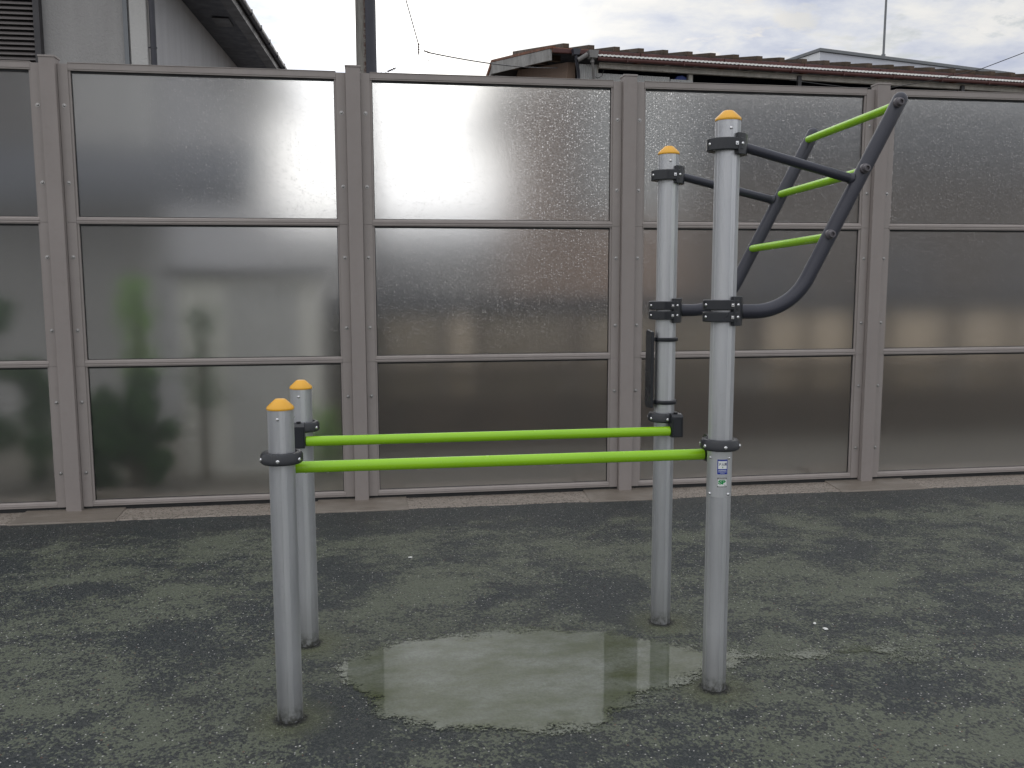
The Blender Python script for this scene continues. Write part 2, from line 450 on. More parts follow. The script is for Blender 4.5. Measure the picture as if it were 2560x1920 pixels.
me = bpy.data.meshes.new('puddle'); st = .025
x0, x1 = min(p[0] for p in outline)-.12, max(p[0] for p in outline)+.12
y0, y1 = min(p[1] for p in outline)-.12, max(p[1] for p in outline)+.12
nx, ny = int((x1-x0)/st)+1, int((y1-y0)/st)+1
D = {}; verts = []; idx = {}; faces = []
for j in range(ny):
    for i in range(nx): D[i,j] = dist_edge(x0+i*st, y0+j*st)
for j in range(ny-1):
    for i in range(nx-1):
        q = [(i,j),(i+1,j),(i+1,j+1),(i,j+1)]
        if max(D[k] for k in q) < -.11: continue
        for k in q:
            if k not in idx: idx[k] = len(verts); verts.append((x0+k[0]*st, y0+k[1]*st, .004))
        faces.append([idx[k] for k in q])
me.from_pydata(verts, [], faces)
at = me.attributes.new('fade', 'FLOAT', 'POINT')
for k, i in idx.items(): at.data[i].value = max(0, min(1, (D[k]+.09)/.30))*(1-.62*max(0, min(1, (verts[i][0]-1.25)/.3)))
me.materials.append(M['water'])
o = bpy.data.objects.new('puddle', me); COL.objects.link(o)
tag(o, 'shallow puddle on the mossy floor mirroring a bright fence pane', 'puddle', kind='structure')

# ------------------------------------------------------------------ fence
FN = 6.436            # front face of the fence posts
fence = empty('noise_barrier_fence', (-.155, FN+.05, 0))
tag(fence, 'tall grey metal barrier fence with rain-beaded frosted panes', 'fence')
def loc(o, x, y, z):   # place a child given world position of its origin
    o.location = (x+.155, y-FN-.05, z); return o
# one fence post (> cap)
def make_post():
    b = MB(); b.box(-.0505,.0505, 0,.1, .012, 3.108)
    p = b.build('post', M['post_paint'], fence, bevel=.003)
    b = MB(); b.box(-.054,.054,-.0035,.1035,3.108,3.121)
    b.build('cap', M['frame'], p, bevel=.002)
    return p
rows = [(.041,1.041),(1.041,2.029),(2.029,3.079)]
def rail_prof(z0, z1, lip):    # closed (y,z) profile, y toward the back
    if lip == 'mid':
        zz = [(0,z0),( 0,z0+.006),(-.0035,z0+.007),(-.0035,z0+.014),(0,z0+.015),(0,z0+.021),(-.0035,z0+.022),(-.0035,z0+.029),(0,z0+.03),(0,z0+.037),(.010,z1-.003),(.010,z1),(.045,z1),(.045,z0)]
    elif lip == 'top':
        zz = [(0,z0),(0,z0+.008),(-.003,z0+.010),(-.003,z1-.006),(-.0065,z1-.004),(-.0065,z1),(.05,z1),(.05,z0)]
    else:
        zz = [(0,z0),(0,z0+.012),(-.003,z0+.013),(-.003,z0+.021),(0,z0+.022),(0,z0+.030),(.010,z1-.003),(.010,z1),(.045,z1),(.045,z0)]
    return zz
def make_panel():
    pe = .0525; L = 2-2*pe; fw = .064; iw = .014
    root = empty('panel'); root.parent = fence
    for xo, xi0, xi1 in ((0, fw-.001, fw+iw), (L-fw, L-fw-iw, L-fw+.001)):
        b = MB()
        for (z0, z1) in rows: b.box(xo, xo+fw, 0, .04, z0+.001, z1-.001)
        b.box(xo+.002, xo+fw-.002, .004, .036, .043, 3.078)
        b.box(xi0, xi1, .009, .045, .05, 3.04)
        b.build('side_frame', M['frame'], root, bevel=.0012)
    for nm, (z0, z1, k) in {'bottom_rail':(.043,.083,'bot'),'middle_rail':(1.037,1.083,'mid'),'middle_rail ':(2.020,2.067,'mid'),'top_rail':(3.034,3.086,'top')}.items():
        r = MB(); r.extrude_x([(y+.002,z) for y,z in rail_prof(z0,z1,k)], fw+.001, L-fw-.001)
        r.build(nm.strip(), M['frame'], root, bevel=.0008)
    b = MB()
    for i, (z0, z1) in enumerate(((.083,1.036),(1.084,2.019),(2.068,3.033))):
        x0, x1 = fw+iw+.0005, L-fw-iw-.0005
        gt = .013
        b.box(x0,x1,.018,.030,z1-gt,z1)  # top of the gasket made taller, painting in the recess shadow under the rail
        b.box(x0,x1,.022,.030,z0,z0+.003)
        b.box(x0,x0+.004,.022,.030,z0+.003,z1-gt); b.box(x1-.004,x1,.022,.030,z0+.003,z1-gt)
    b.build('gasket', M['gasket'], root)
    for i, (z0, z1) in enumerate(((.084,1.035),(1.085,2.018),(2.069,3.032))):
        p = MB(); p.box(-(x1-x0)/2,(x1-x0)/2,-.003,.003,-(z1-z0)/2,(z1-z0)/2)
        o = p.build('frosted_pane', M['frosted'], root)
        o.location = ((x0+x1)/2, .0335, (z0+z1)/2)
    for x in (.031, L-.031):
        for z in (.287,.789,1.290,1.793,2.293,2.803):
            s = MB(); s.lathe([(.0135,0),(.0135,.0012),(.0098,.0013)],(0,0,0),16,Matrix.Rotation(PI/2,3,'X')); s.dome((0,-.0012,0),.0098,.0065,(0,-1,0),14)
            o = s.build('bolt', M['bolt'], root, smooth=40); o.location = (x,-.0004,z)
    s = MB(); s.box(0,L,.012,.05,-.015,.0395)  # black strip filling the open gap, standing in for its shade
    s.build('gap_shade_strip', M['gasket'], root)
    return root
post0 = make_post(); panel0 = make_panel()
for i in range(-1, 7):
    u = -2.1545+2*i
    p = post0 if i == -1 else copy_tree(post0, fence)
    loc(p, u, FN, 0)
    if i < 6:
        q = panel0 if i == -1 else copy_tree(panel0, fence)
        loc(q, u+.0525, FN+.042, 0)
# concrete footings
def footing(u, w, label, k):
    b = MB(); r2 = random.Random(k)
    pr = [(-w/2-.04,6.190-FN),(w/2+.02,6.186-FN),(w/2-.005,7.0-FN),(-w/2,7.0-FN)]
    a = [(x,y,-.02) for x,y in pr]; t2 = [(x*.985, y+.004*(j<2), (.011,.011,.050,.050)[j]) for j,(x,y) in enumerate(pr)]
    b.prism(None, (a, t2))
    o = b.build('concrete_footing', M['pad'], None, bevel=.006); o.location = (u, FN, 0)
    tag(o, label, 'footing', 'concrete footings under the fence posts')
for k, (i, w, lab) in enumerate([(-1,.66,'smooth damp concrete footing beyond the left end of the fence'),(0,.64,'smooth damp concrete footing under the leftmost fence post'),(1,.62,'damp concrete footing under the fence post left of centre, behind the short posts'),
        (2,.62,'damp concrete footing behind the tall rear gym post'),(3,.64,'damp concrete footing under the rightmost fence post'),(4,.62,'smooth concrete footing past the right end of the fence')]):
    if 0 <= i <= 3: footing(-2.155+2*i+.01, w, lab, k)

# ------------------------------------------------------------------ exercise station
gym = empty('exercise_station', (.466, 3.478, 0))
tag(gym, 'outdoor fitness station with lime green parallel bars and slanted pull-up ladder', 'gym equipment')
GX, GY = .466, 3.478
PR = .0466
def W(x, y, z): return (x-GX, y-GY, z)
def fluted(zt, z0=-.03):
    # ring of vertices with flutes in wide bands, plain in between
    pts = []; N = 64
    for k in range(N):
        for j, dr in enumerate((0, 0, -.0017, -.0017)):
            a = 2*PI*(k+(0, .45, .55, .95)[j])/N
            band = 0 if ((k % 16) in (0,1,2,3)) else 1
            pts.append(((PR+dr*band)*math.cos(a), (PR+dr*band)*math.sin(a)))
    b = MB(); b.extrude_z(pts, z0, zt); return b
def cap_mb(zt):
    b = MB(); M8 = None
    b.lathe([(0,zt-.02),(PR*.93,zt-.02),(PR*.93,zt+.0004),(PR*1.035,zt+.001),(PR*1.05,zt+.006),(PR*1.0,zt+.012)], seg=48)
    # faceted dome: octagonal top
    seg = 48; rings = []
    for q, (r, z) in enumerate([(PR*1.0,zt+.012),(PR*.45,zt+.036),(PR*.36,zt+.0385),(0,zt+.0395)]):
        if r == 0: rings.append([b.bm.verts.new((0,0,z))]); continue
        ring = []
        for k in range(seg):
            a = 2*PI*k/seg
            if q >= 1:
                aa = (a+PI/8) % (PI/4)-PI/8; rr = r*math.cos(PI/8)/math.cos(aa)*1.04
            else: rr = r
            ring.append(b.bm.verts.new((rr*math.cos(a), rr*math.sin(a), z)))
        rings.append(ring)
    for a, c in zip(rings[:-1], rings[1:]):
        for k in range(seg):
            j = (k+1) % seg
            b.bm.faces.new((a[k],a[j],c[j],c[k]) if len(c) > 1 else (a[k],a[j],c[0]))
    bmesh.ops.remove_doubles(b.bm, verts=b.bm.verts, dist=.0001)
    return b
posts = {'A':(-.360,3.223,1.168),'B':(-.347,3.917,1.159),'C':(1.306,3.919,2.189),'D':(1.302,3.222,2.216)}
PO = {}
for k, (x, y, zt) in posts.items():
    o = fluted(zt).build('support_post', M['alu'], gym, smooth=25); o.location = W(x, y, 0)
    cp = cap_mb(zt).build('cap', M['cap'], o, smooth=28)
    # set screw below the cap on the camera side
    for a in (R(-98), R(-98)+2*PI/3, R(-98)+4*PI/3):
        s = MB(); s.dome(((PR-.0005)*math.cos(a), (PR-.0005)*math.sin(a), zt-.030), .0060, .004, (math.cos(a), math.sin(a), 0))
        s.build('set_screw', M['steel'], o, smooth=40)
    PO[k] = o
tag(PO['A'], 'short front ribbed aluminium post'); tag(PO['B'], 'short rear ribbed aluminium post')
tag(PO['C'], 'tall rear ribbed aluminium post'); tag(PO['D'], 'tall front ribbed aluminium post with two stickers')
# parallel bars
bars = {}
for nm, y, xa, xb in (('front', 3.302, -.338, 1.268), ('rear', 3.842, -.326, 1.309)):
    b = MB(); b.tube([W(xa,y,.938), W(xa+.01,y,.938)] + [W(xa+(xb-xa)*i/8,y,.938) for i in range(1,8)] + [W(xb-.01,y,.938), W(xb,y,.938)], .0218, 28)
    o = b.build('parallel_bar', M['green'], gym, smooth=50, bevel=.003)
    # hanging rain beads underneath
    rb = random.Random(len(nm)); b = MB()
    for i in range(20):
        xx = rb.uniform(xa+.05, xb-.05); r = rb.uniform(.0016,.0028)
        b.lathe([(0,r*1.2),(r*.8,r*.7),(r,0),(r*.75,-r*.8),(0,-r*1.15)], W(xx, y-.004+rb.uniform(-.003,.003), .9160), 8)
    t = NT('water_bead_'+nm); gl = t.n('ShaderNodeBsdfGlass', inp={'Roughness': .02, 'IOR': 1.33, 'Color': C(1,1,1)}); t.finish(gl.outputs[0])
    w_ = b.build('rain_beads', t.m, o, smooth=80); w_['kind'] = 'stuff'
    bars[nm] = o
# ring clamps with hanging bar brackets
def ring_clamp(k, side, dx):
    x, y, _ = posts[k]; root = None
    b = MB(); z0, z1 = .974, 1.016
    b.lathe([(PR+.004,z0),(.070,z0),(.0755,z0+.005),(.0755,z1-.012),(.068,z1-.002),(PR+.010,z1),(PR+.003,z1-.006)], seg=40, closed=True)
    r = b.build('ring_clamp', M['black'], gym, smooth=40); r.location = W(x, y, 0)
    s = MB()
    for a in (R(-95), R(-30), R(-160), R(85), R(150), R(25)):
        s.dome((.0752*math.cos(a), .0752*math.sin(a), z0+.017), .0072, .004, (math.cos(a), math.sin(a), 0))
    s.build('screw', M['steel'], r, smooth=40)
    # saddle tongue and block carrying the bar
    b = MB(); sy = side
    prof = [(sy*.040,1.016),(sy*.070,1.020),(sy*.090,1.017),(sy*.1035,1.006),(sy*.1055,.916),(sy*.101,.912),(sy*.054,.912),(sy*.050,.946),(sy*.050,.974)]
    w0, w1 = dx-.026, dx+.026
    b.extrude_x(prof, w0, w1)
    # raised stiffening ribs and a socket for the tube
    for q in (w0+.004, w1-.008): b.box(q, q+.004, min(sy*.1052,sy*.1075), max(sy*.1052,sy*.1075), .921, 1.001)
    br = b.build('bar_bracket', M['black'], r, bevel=.003)
    b = MB(); b.lathe([(0,.0342),(.009,.0342),(.0105,.0375),(.007,.0378),(.006,.0355),(0,.0355)], (dx, sy*.073, .986), 14)
    b.build('bracket_plug', M['gasket'], r, smooth=40)
ring_clamp('A', 1, -.006); ring_clamp('B', -1, -.008); ring_clamp('C', -1, .031); ring_clamp('D', 1, -.006)

# pull-up ladder
def arc_path(y):
    P = [Vector((0.064,0,1.507)), Vector((.125,0,1.507))]
    c = Vector((.125,0,1.507+.24)); ang0, ang1 = -90, -28   # bend centre
    rad = .24
    for i in range(1, 15):
        a = R(ang0+(ang1-ang0)*i/14); P.append(Vector((c.x+rad*math.cos(a), 0, c.z+rad*math.sin(a))))
    return P
def frame_pts(px, py):
    P = arc_path(py); last = P[-1]
    top = Vector((.689, 0, 2.314))
    d = (top-last)
    P += [last+d*t_ for t_ in (.1,.25,.4,.55,.7,.85,1.)]
    dz = -.018 if py > 3.6 else 0
    return [W(px+p.x, py, p.z+dz) for p in P]
for k in ('D','C'):
    x, y, _ = posts[k]
    b = MB(); pts = frame_pts(x, y)
    b.tube(pts, .0282, 28, True, True); dz = -.018 if k == 'C' else 0
    o = b.build('ladder_side_tube', M['tube'], gym, smooth=50)
    P0 = Vector(pts[15]); P1 = Vector(pts[-1])
    # sleeve weld at the clamp
    b = MB(); b.tube([W(x+.045,y,1.507+dz), W(x+.068,y,1.507+dz)], .0305, 24); b.build('tube_collar', M['black'], o, smooth=40)
    # diagonal arm
    b = MB(); e = Vector(W(x+.524,y,2.008+dz)); s0 = Vector(W(x+.048,y,2.127+dz*1.6))
    b.tube([s0, s0+(e-s0)*.06, s0+(e-s0)*.5, e], .0182, 24)
    d = (s0-e).normalized()
    b.tube([e+d*.022, e+d*.030, e+d*.034], [.0235,.0205,.0183], 24, False)
    b.build('brace_arm', M['tube'], o, smooth=50)
# rungs between the two side tubes
yD, yC = posts['D'][1], posts['C'][1]; xm = (posts['D'][0]+posts['C'][0])/2
for dx, z in ((.662,2.287),(.537,2.039),(.406,1.790)):
    b = MB(); b.tube([W(xm+dx,yD+.012,z), W(xm+dx,yD+.1,z-.003), W(xm+dx,yC-.1,z-.016), W(xm+dx,yC-.018,z-.019)], .0166, 24)
    o = b.build('rung', M['green'], gym, smooth=50)
    b = MB()
    Mx = Matrix.Rotation(PI/2,3,'X')
    b.lathe([(0,.0),(.0185,.0),(.0185,.012),(.016,.0145),(.0145,.0150),(.0140,.026),(.012,.029),(.0075,.0295),(.007,.022),(0,.022)], W(xm+dx,yD-.0235,z+.010), 20, Mx)
    b.build('end_bolt', M['plugs'], o, smooth=35)
# ladder clamps: split bands with lugs and a curved mounting plate
def band(k, zc, h, plate=True, ph=.076):
    x, y, _ = posts[k]
    b = MB(); ro = .0690; ri = PR+.001
    # outline of band in plan: flat front, rounded left
    def ring(r_, n0=R(20), n1=R(340), m=28): return [(r_*math.cos(n0+(n1-n0)*i/m), r_*math.sin(n0+(n1-n0)*i/m)) for i in range(m+1)]
    def flat(p):   # flatten the camera-side and rear faces a little, pull a lug out on the left
        px, py = p; py = max(-.0630, min(.0630, py))
        if px < -.04: px -= .010*((-px-.04)/.0265)
        return (px, py)
    out = [flat(p) for p in ring(ro)]; inn = ring(ri)
    b.extrude_z(out+inn[::-1], zc-h/2, zc+h/2)
    return b
def ladder_clamp(k, zs, h, pz0, pz1):
    x, y, _ = posts[k]
    rt = MB()
    # plate: arc on the +x side, flaring
    pr = []
    for i in range(13):
        a = R(-76+138*i/12); q_ = .0262-.006*abs(i-6)/6; pr.append(((PR+q_)*math.cos(a), (PR+q_)*math.sin(a)))
    pi = []
    for i in range(13):
        a = R(-76+138*i/12); pi.append(((PR+.0015)*math.cos(a), (PR+.0015)*math.sin(a)))
    rt.extrude_z(pr+pi[::-1], pz0, pz1)
    root = rt.build('mounting_plate', M['black'], gym, smooth=35, bevel=.002); root.location = W(x, y, 0)
    for z in zs:
        o = band(k, z, h).build('clamp_band', M['black'], root, bevel=.003, smooth=35)
        s = MB()
        s.dome((.0095,-.0695,z), .004, .004, (0,-1,0)); s.dome((-.0765,-.018,z), .006, .004, (-1,-.3,0))
        s.box(.004,.015,-.0695,-.0625,z-.006,z+.006)
        a = R(-60); s.dome(((PR+.0222)*math.cos(a),(PR+.0222)*math.sin(a), z), .0065, .0045, (math.cos(a), math.sin(a), 0))
        s.build('screw', M['steel'], root, smooth=40)
ladder_clamp('D', [2.128], .045, 2.090, 2.168); ladder_clamp('C', [2.097], .045, 2.059, 2.137)
ladder_clamp('D', [1.534,1.488], .038, 1.455, 1.566); ladder_clamp('C', [1.513,1.468], .038, 1.434, 1.545)
# board strapped to the left of the tall rear post
x, y, _ = posts['C']
b = MB(); z0, z1 = 1.034, 1.400
pts = [(-.03,z0+.006),(.045,z0),(.06,z0+.012),(.06,z1-.012),(.045,z1),(-.03,z1-.008)]
b.prism(None, ([W(x-.076,y+a,z) for a,z in pts],[W(x-.062,y+a,z) for a,z in pts]))
sb = b.build('strapped_board', M['black'], gym, bevel=.003)
for zc in (1.357, 1.066):
    b = MB(); b.lathe([(PR+.0005,zc-.009),(.0555,zc-.009),(.057,zc-.006),(.057,zc-.0012),(.0545,zc),(.057,zc+.0012),(.057,zc+.006),(.0555,zc+.009),(PR+.0005,zc+.009)], seg=36, closed=True)
    b.box(-.064,-.050,-.018,.018,zc-.007,zc+.007)
    s = b.build('strap', M['black'], sb, smooth=40); s.location = W(x, y, 0)
# smooth sleeve and stickers on the tall front post
D_ = PO['D']; SR = PR+.0012
b = MB(); b.lathe([(PR-.0005,.800),(SR,.800),(SR,.992),(PR-.0005,.992)], seg=72)
sl = b.build('sleeve', M['alu'], D_, smooth=30); sl.location.z = -.010
s = MB()
for az in (R(-158), R(-64), R(22), R(112)):
    for z in (.955,.812): s.dome((SR*math.cos(az), SR*math.sin(az), z), .0062, .0045, (math.cos(az), math.sin(az), 0))
s.build('screw', M['steel'], sl, smooth=40)
AZ = R(-97)
def curved_patch(w, z0, z1, lift, name, mat, parent, off=0, rad=.0):
    b = MB(); r = SR+lift; n = 20
    for i in range(n):
        a0 = AZ+(off-w/2+w*i/n)/r; a1 = AZ+(off-w/2+w*(i+1)/n)/r
        b.poly([(r*math.cos(a0), r*math.sin(a0), z0),(r*math.cos(a1), r*math.sin(a1), z0),(r*math.cos(a1), r*math.sin(a1), z1),(r*math.cos(a0), r*math.sin(a0), z1)])
    bmesh.ops.remove_doubles(b.bm, verts=b.bm.verts, dist=1e-5)
    return b.build(name, mat, parent, smooth=60)
def curved_text(txt, size, zc, lift, mat, parent, off=0, bold=0., wfit=None):
    cu = bpy.data.curves.new('lettering', 'FONT'); cu.body = txt; cu.size = size; cu.align_x = 'CENTER'; cu.align_y = 'CENTER'; cu.offset = bold
    to = bpy.data.objects.new('lettering_source', cu); COL.objects.link(to)
    dg = bpy.context.evaluated_depsgraph_get(); dg.update()
    me = bpy.data.meshes.new_from_object(to.evaluated_get(dg)); bpy.data.objects.remove(to)
    if not me.vertices: return None
    xs = [v.co.x for v in me.vertices]; ys = [v.co.y for v in me.vertices]
    cx, cy = (min(xs)+max(xs))/2, (min(ys)+max(ys))/2; k = 1
    if wfit: k = wfit/(max(xs)-min(xs))
    r = SR+lift
    for v in me.vertices:
        a = AZ+(off+(v.co.x-cx)*k)/r; v.co = (r*math.cos(a), r*math.sin(a), zc+(v.co.y-cy))
    me.materials.clear(); me.materials.append(mat); me.name = 'lettering'
    o = bpy.data.objects.new('lettering', me); COL.objects.link(o); o.parent = parent
    return o
st1 = curved_patch(.040, .886, .944, .0005, 'blue_sticker', M['sblue'], D_); tag(st1, 'blue and white sticker reading 大人用'); st1.location.z = -.0035
st2 = curved_patch(.037, .839, .876, .0005, 'green_logo_sticker', M['sblack'], D_); tag(st2, 'white sticker with green SP logo'); st2.location.z = -.0075
# sub-parts stay one level below the stickers' parent post
b = curved_patch(.034, .9070, .938, .0009, 'white_field', M['swhite'], st1)
curved_text('大人用', .0118, .9255, .0013, M['sink'], st1, 0, .0003, .031)
for zz, ww in ((.9015,.032),(.8955,.034),(.8895,.016)): 
    rr = random.Random(int(zz*1e5)); xx = -ww/2
    mbx = MB(); r = SR+.0010
    while xx < ww/2:
        w = rr.uniform(.0012,.003)
        a0, a1 = AZ+xx/r, AZ+min(xx+w, ww/2)/r; hh = .0011 if ww > .02 else .0006
        mbx.poly([(r*math.cos(a0),r*math.sin(a0),zz-hh),(r*math.cos(a1),r*math.sin(a1),zz-hh),(r*math.cos(a1),r*math.sin(a1),zz+hh),(r*math.cos(a0),r*math.sin(a0),zz+hh)])
        xx += w+.0006
    mbx.build('small_print', M['swhite'], st1)
mbx = MB(); r = SR+.0013
for (za, zb, wa, wb) in ((.9115,.9150,.0022,.0012),(.9150,.9172,.0010,.0004)):
    mbx.poly([(r*math.cos(AZ-wa/r),r*math.sin(AZ-wa/r),za),(r*math.cos(AZ+wa/r),r*math.sin(AZ+wa/r),za),(r*math.cos(AZ+wb/r),r*math.sin(AZ+wb/r),zb),(r*math.cos(AZ-wb/r),r*math.sin(AZ-wb/r),zb)])
mbx.build('tiny_emblem', M['sgreen'], st1)
curved_patch(.0355, .8435, .8700, .0009, 'white_field', M['swhite'], st2)
curved_text('SP', .021, .8590, .0013, M['sgreen'], st2, -.001, .0012, .029)
curved_text('L', .0085, .8470, .0014, M['sblack'], st2, .012, .0003)
for zz in (.8730,.8412):
    mbx = MB(); r = SR+.0010; rr = random.Random(5); xx = -.015
    while xx < .015:
        w = rr.uniform(.0012,.003); a0, a1 = AZ+xx/r, AZ+(xx+w)/r
        mbx.poly([(r*math.cos(a0),r*math.sin(a0),zz-.001),(r*math.cos(a1),r*math.sin(a1),zz-.001),(r*math.cos(a1),r*math.sin(a1),zz+.001),(r*math.cos(a0),r*math.sin(a0),zz+.001)]); xx += w+.0007
    mbx.build('small_print', M['swhite'], st2)

# small white pebbles lying on the floor
for k, (x_, y_, r_, lab) in enumerate(((.151,5.084,.011,'tiny white pebble on the floor between fence and front green bar'),(2.02,3.771,.010,'tiny white pebble right of the tall front post, farther of two'),(2.037,3.70,.013,'tiny white flake right of the tall front post, nearer of two'))):
    b = MB(); bmesh.ops.create_icosphere(b.bm, subdivisions=2, radius=r_)
    rp = random.Random(k)
    for v in b.bm.verts: v.co = Vector((v.co.x*1.2, v.co.y*.8, v.co.z*.35))*rp.uniform(.8,1.15)
    o = b.build('white_pebble', M['corrwhite'], None, smooth=60); o.location = (x_, y_, .004); o.rotation_euler.z = k
    tag(o, lab, 'pebble', 'white pebbles on the floor')

# ------------------------------------------------------------------ left house
h1 = empty('stucco_house', (-2.45, 10.5, 0))
tag(h1, 'grey stucco house with slatted shutter and deep dark eave behind fence at left', 'house')
dk = .0406   # slight rotation of the receding side wall
def H(x, y, z): return (x, y, z)
b = MB(); b.box(-7.5,0,0,.15,0,7.0); b.build('front_wall', M['stucco'], h1)
b = MB(); p = [(-.14,.15),(0,.15),(9*dk,9.),(9*dk-.15,9.)]; b.extrude_z(p, 0, 5.15); b.build('side_wall', M['stucco2'], h1)
b = MB(); b.box(-.175,.003,-.05,-.002,0,5.2); b.build('corner_pilaster', M['pilaster'], h1, bevel=.01)
b = MB(); b.box(-.245,-.198,-.035,-.002,0,6.8); b.build('trim_strip', M['trimgrey'], h1)
b = MB(); b.tube([(.060,-.03,0),(.060,-.03,6.)], .032, 20); 
for z in (3.2,4.17,5.0):
    b.lathe([(.032,z-.008),(.037,z-.008),(.037,z+.008),(.032,z+.008)], (.060,-.03,0), 20)
    b.box(-.03,.03,-.035,-.025,z-.006,z+.006)
b.build('downpipe', M['pipe'], h1, smooth=40)
# shutter (> frame)
b = MB(); z = 3.05
while z < 6.2:
    b.extrude_x([(-.075,z),(-.055,z+.030),(-.020,z+.043),(-.020,z+.010)], -3.2, -1.135); z += .052
sh = b.build('slatted_shutter', M['shutter'], h1)
b = MB(); b.box(-1.135,-1.075,-.10,0,3.0,6.25); b.box(-3.26,-3.2,-.10,0,3.0,6.25); b.box(-3.2,-1.135,-.10,0,6.2,6.25); b.box(-3.2,-1.135,-.10,0,3.0,3.045); b.box(-3.2,-1.135,-.012,-.002,3.045,6.2)
b.build('shutter_frame', M['darkmetal'], sh)
# side roof with eave overhang (> soffit, gutter, vent)
z = 5.15; ov = .62
b = MB()
e0, e1 = 1.25, 9.2
def ew(y): return y*dk
b.prism(None, ([(ew(-.6)+ov,-.6,z+.10),(ew(-.6)+ov,-.6,z+.17),(ew(-.6)-3.6,-.6,z+2.6),(ew(-.6)-3.6,-.6,z+2.5)],[(ew(e1)+ov,e1,z+.10),(ew(e1)+ov,e1,z+.17),(ew(e1)-3.6,e1,z+2.6),(ew(e1)-3.6,e1,z+2.5)]))
rf = b.build('roof', M['roofgrey'], h1)
b = MB(); b.prism(None, ([(ew(-.6)-.05,-.6,z+.02),(ew(-.6)+ov-.01,-.6,z+.0),(ew(-.6)+ov-.01,-.6,z+.03),(ew(-.6)-.05,-.6,z+.05)],[(ew(e1)-.05,e1,z+.02),(ew(e1)+ov-.01,e1,z+.0),(ew(e1)+ov-.01,e1,z+.03),(ew(e1)-.05,e1,z+.05)]))
b.build('soffit', M['roofgrey'], rf)
b = MB(); b.prism(None, ([(ew(-.6)+ov-.12,-.62,z-.04),(ew(-.6)+ov+.03,-.62,z-.045),(ew(-.6)+ov+.05,-.62,z+.13),(ew(-.6)+ov-.01,-.62,z+.13)],[(ew(e1)+ov-.12,e1,z-.04),(ew(e1)+ov+.03,e1,z-.045),(ew(e1)+ov+.05,e1,z+.13),(ew(e1)+ov-.01,e1,z+.13)]))
b.build('fascia', M['darkmetal'], rf)
b = MB(); b.tube([(ew(-.7)+ov+.075,-.7,z+.085),(ew(e1)+ov+.075,e1,z+.085)], .045, 16)
yy = 0.
while yy < 9:
    b.box(ew(yy)+ov+.03, ew(yy)+ov+.123, yy, yy+.02, z+.036, z+.12); yy += .75
b.build('gutter', M['pipe'], rf, smooth=40)
b = MB(); b.box(.20,.42,1.35,1.75,z-.014,z-.001, Matrix.Translation((.1,.9,0))); b.build('eave_vent', M['darkmetal'], rf)
# lower lean-to roof and windows of the ground storey
b = MB(); b.prism(None, ([(-5,-1.25,2.50),(-5,-1.25,2.60),(-5,0,3.12),(-5,0,3.02)],[(1.25,-1.25,2.50),(1.25,-1.25,2.60),(1.25,0,3.12),(1.25,0,3.02)]))
b.box(-4.9,1.2,-1.32,-1.26,2.38,2.62)
b.build('lean_to_roof', M['roofgrey'], h1)
b = MB(); b.box(-4.4,-2.6,-.04,-.002,.9,2.2); w = b.build('window', M['darkmetal'], h1)
b = MB(); b.box(-4.32,-3.52,-.05,-.042,.98,2.12); b.box(-3.48,-2.68,-.05,-.042,.98,2.12); b.build('pane', M['shadow'], w)

# small shed just behind the fence
s1 = empty('garden_shed', (-1.19, 8.12, 0)); tag(s1, 'pale shed with dark flat roof edge seen blurred through second fence panel', 'shed')
b = MB(); b.box(-.48,.66,-.35,.55,-.02,1.66); b.build('wall', M['shedwall'], s1)
b = MB(); b.box(-.56,.70,-.45,.65,1.665,1.735); b.build('roof', M['darkmetal'], s1)
b = MB(); b.box(-.1,.5,-.36,-.352,.05,1.6); b.build('door', M['pilaster'], s1)

# ------------------------------------------------------------------ utility pole and wires
up = empty('utility_pole', (-.105, 11.1, 0)); tag(up, 'weathered concrete utility pole with brown stain and dark cable cover', 'pole')
b = MB(); b.tube([(0,0,-.1),(0,0,9)], [.124,.104], 32); b.build('shaft', M['pole'], up, smooth=50)
b = MB()
pr = [(.115*math.cos(R(a))*1.03+.001, .115*math.sin(R(a))*1.03) for a in range(-88, 31, 8)]; pin = [(.101*math.cos(R(a)), .101*math.sin(R(a))) for a in range(-88, 31, 8)]
b.extrude_z([(x*1.09+.0,y*1.09) for x,y in pr]+[(x*1.16,y*1.16) for x,y in pin][::-1], 0, 7.5); b.build('cable_cover', M['pipe'], up, smooth=40)
b = MB()
for z in (6.9,7.6,8.3): b.box(-.75,.75,-.16,-.10,z,z+.08)
b.build('crossarm', M['trimgrey'], up)
def catenary(a, b_, sag, n=24):
    a, b_ = Vector(a), Vector(b_)
    return [a.lerp(b_, i/n)-Vector((0,0,sag*4*(i/n)*(1-i/n))) for i in range(n+1)]
def wire(pts, r, label, name='overhead_wire'):
    b = MB(); b.tube(pts, r, 6); o = b.build(name, M['wire'], None, smooth=60); tag(o, label, 'wire'); return o
H0 = Vector((.575,12,4.60))
w1 = wire([(.07,12.3,7.0),(.075,12.1,5.3),(.083,12,4.3),(.083,12,3.0)], .003, 'thin vertical wire hanging just right of the utility pole')
w2 = wire([(.2,11.9,6.2),(.415,12,5.26),(.572,12,4.70)], .008, 'dark wire slanting down to the insulators from the top edge')
w3 = wire(catenary((.69,12,4.605),(3.78,18.7,6.05),.06), .009, 'taut cable running from the insulators to the old tin-roofed house')
w4 = wire([(.58,12,4.52),(.60,12,4.42),(.635,12,4.36),(.685,12,4.38),(.70,12,4.46),(.705,12,4.58)], .0035, 'slack loop of wire hanging under the insulators')
w5 = wire(catenary((.13,12,4.335),(.56,12,4.53),.03), .0022, 'faint thin wire between pole side and insulators')
w6 = wire(catenary((.60,12,4.53),(3.72,19.6,6.10),.12), .0022, 'faint lower wire leading to the gable of the old house')
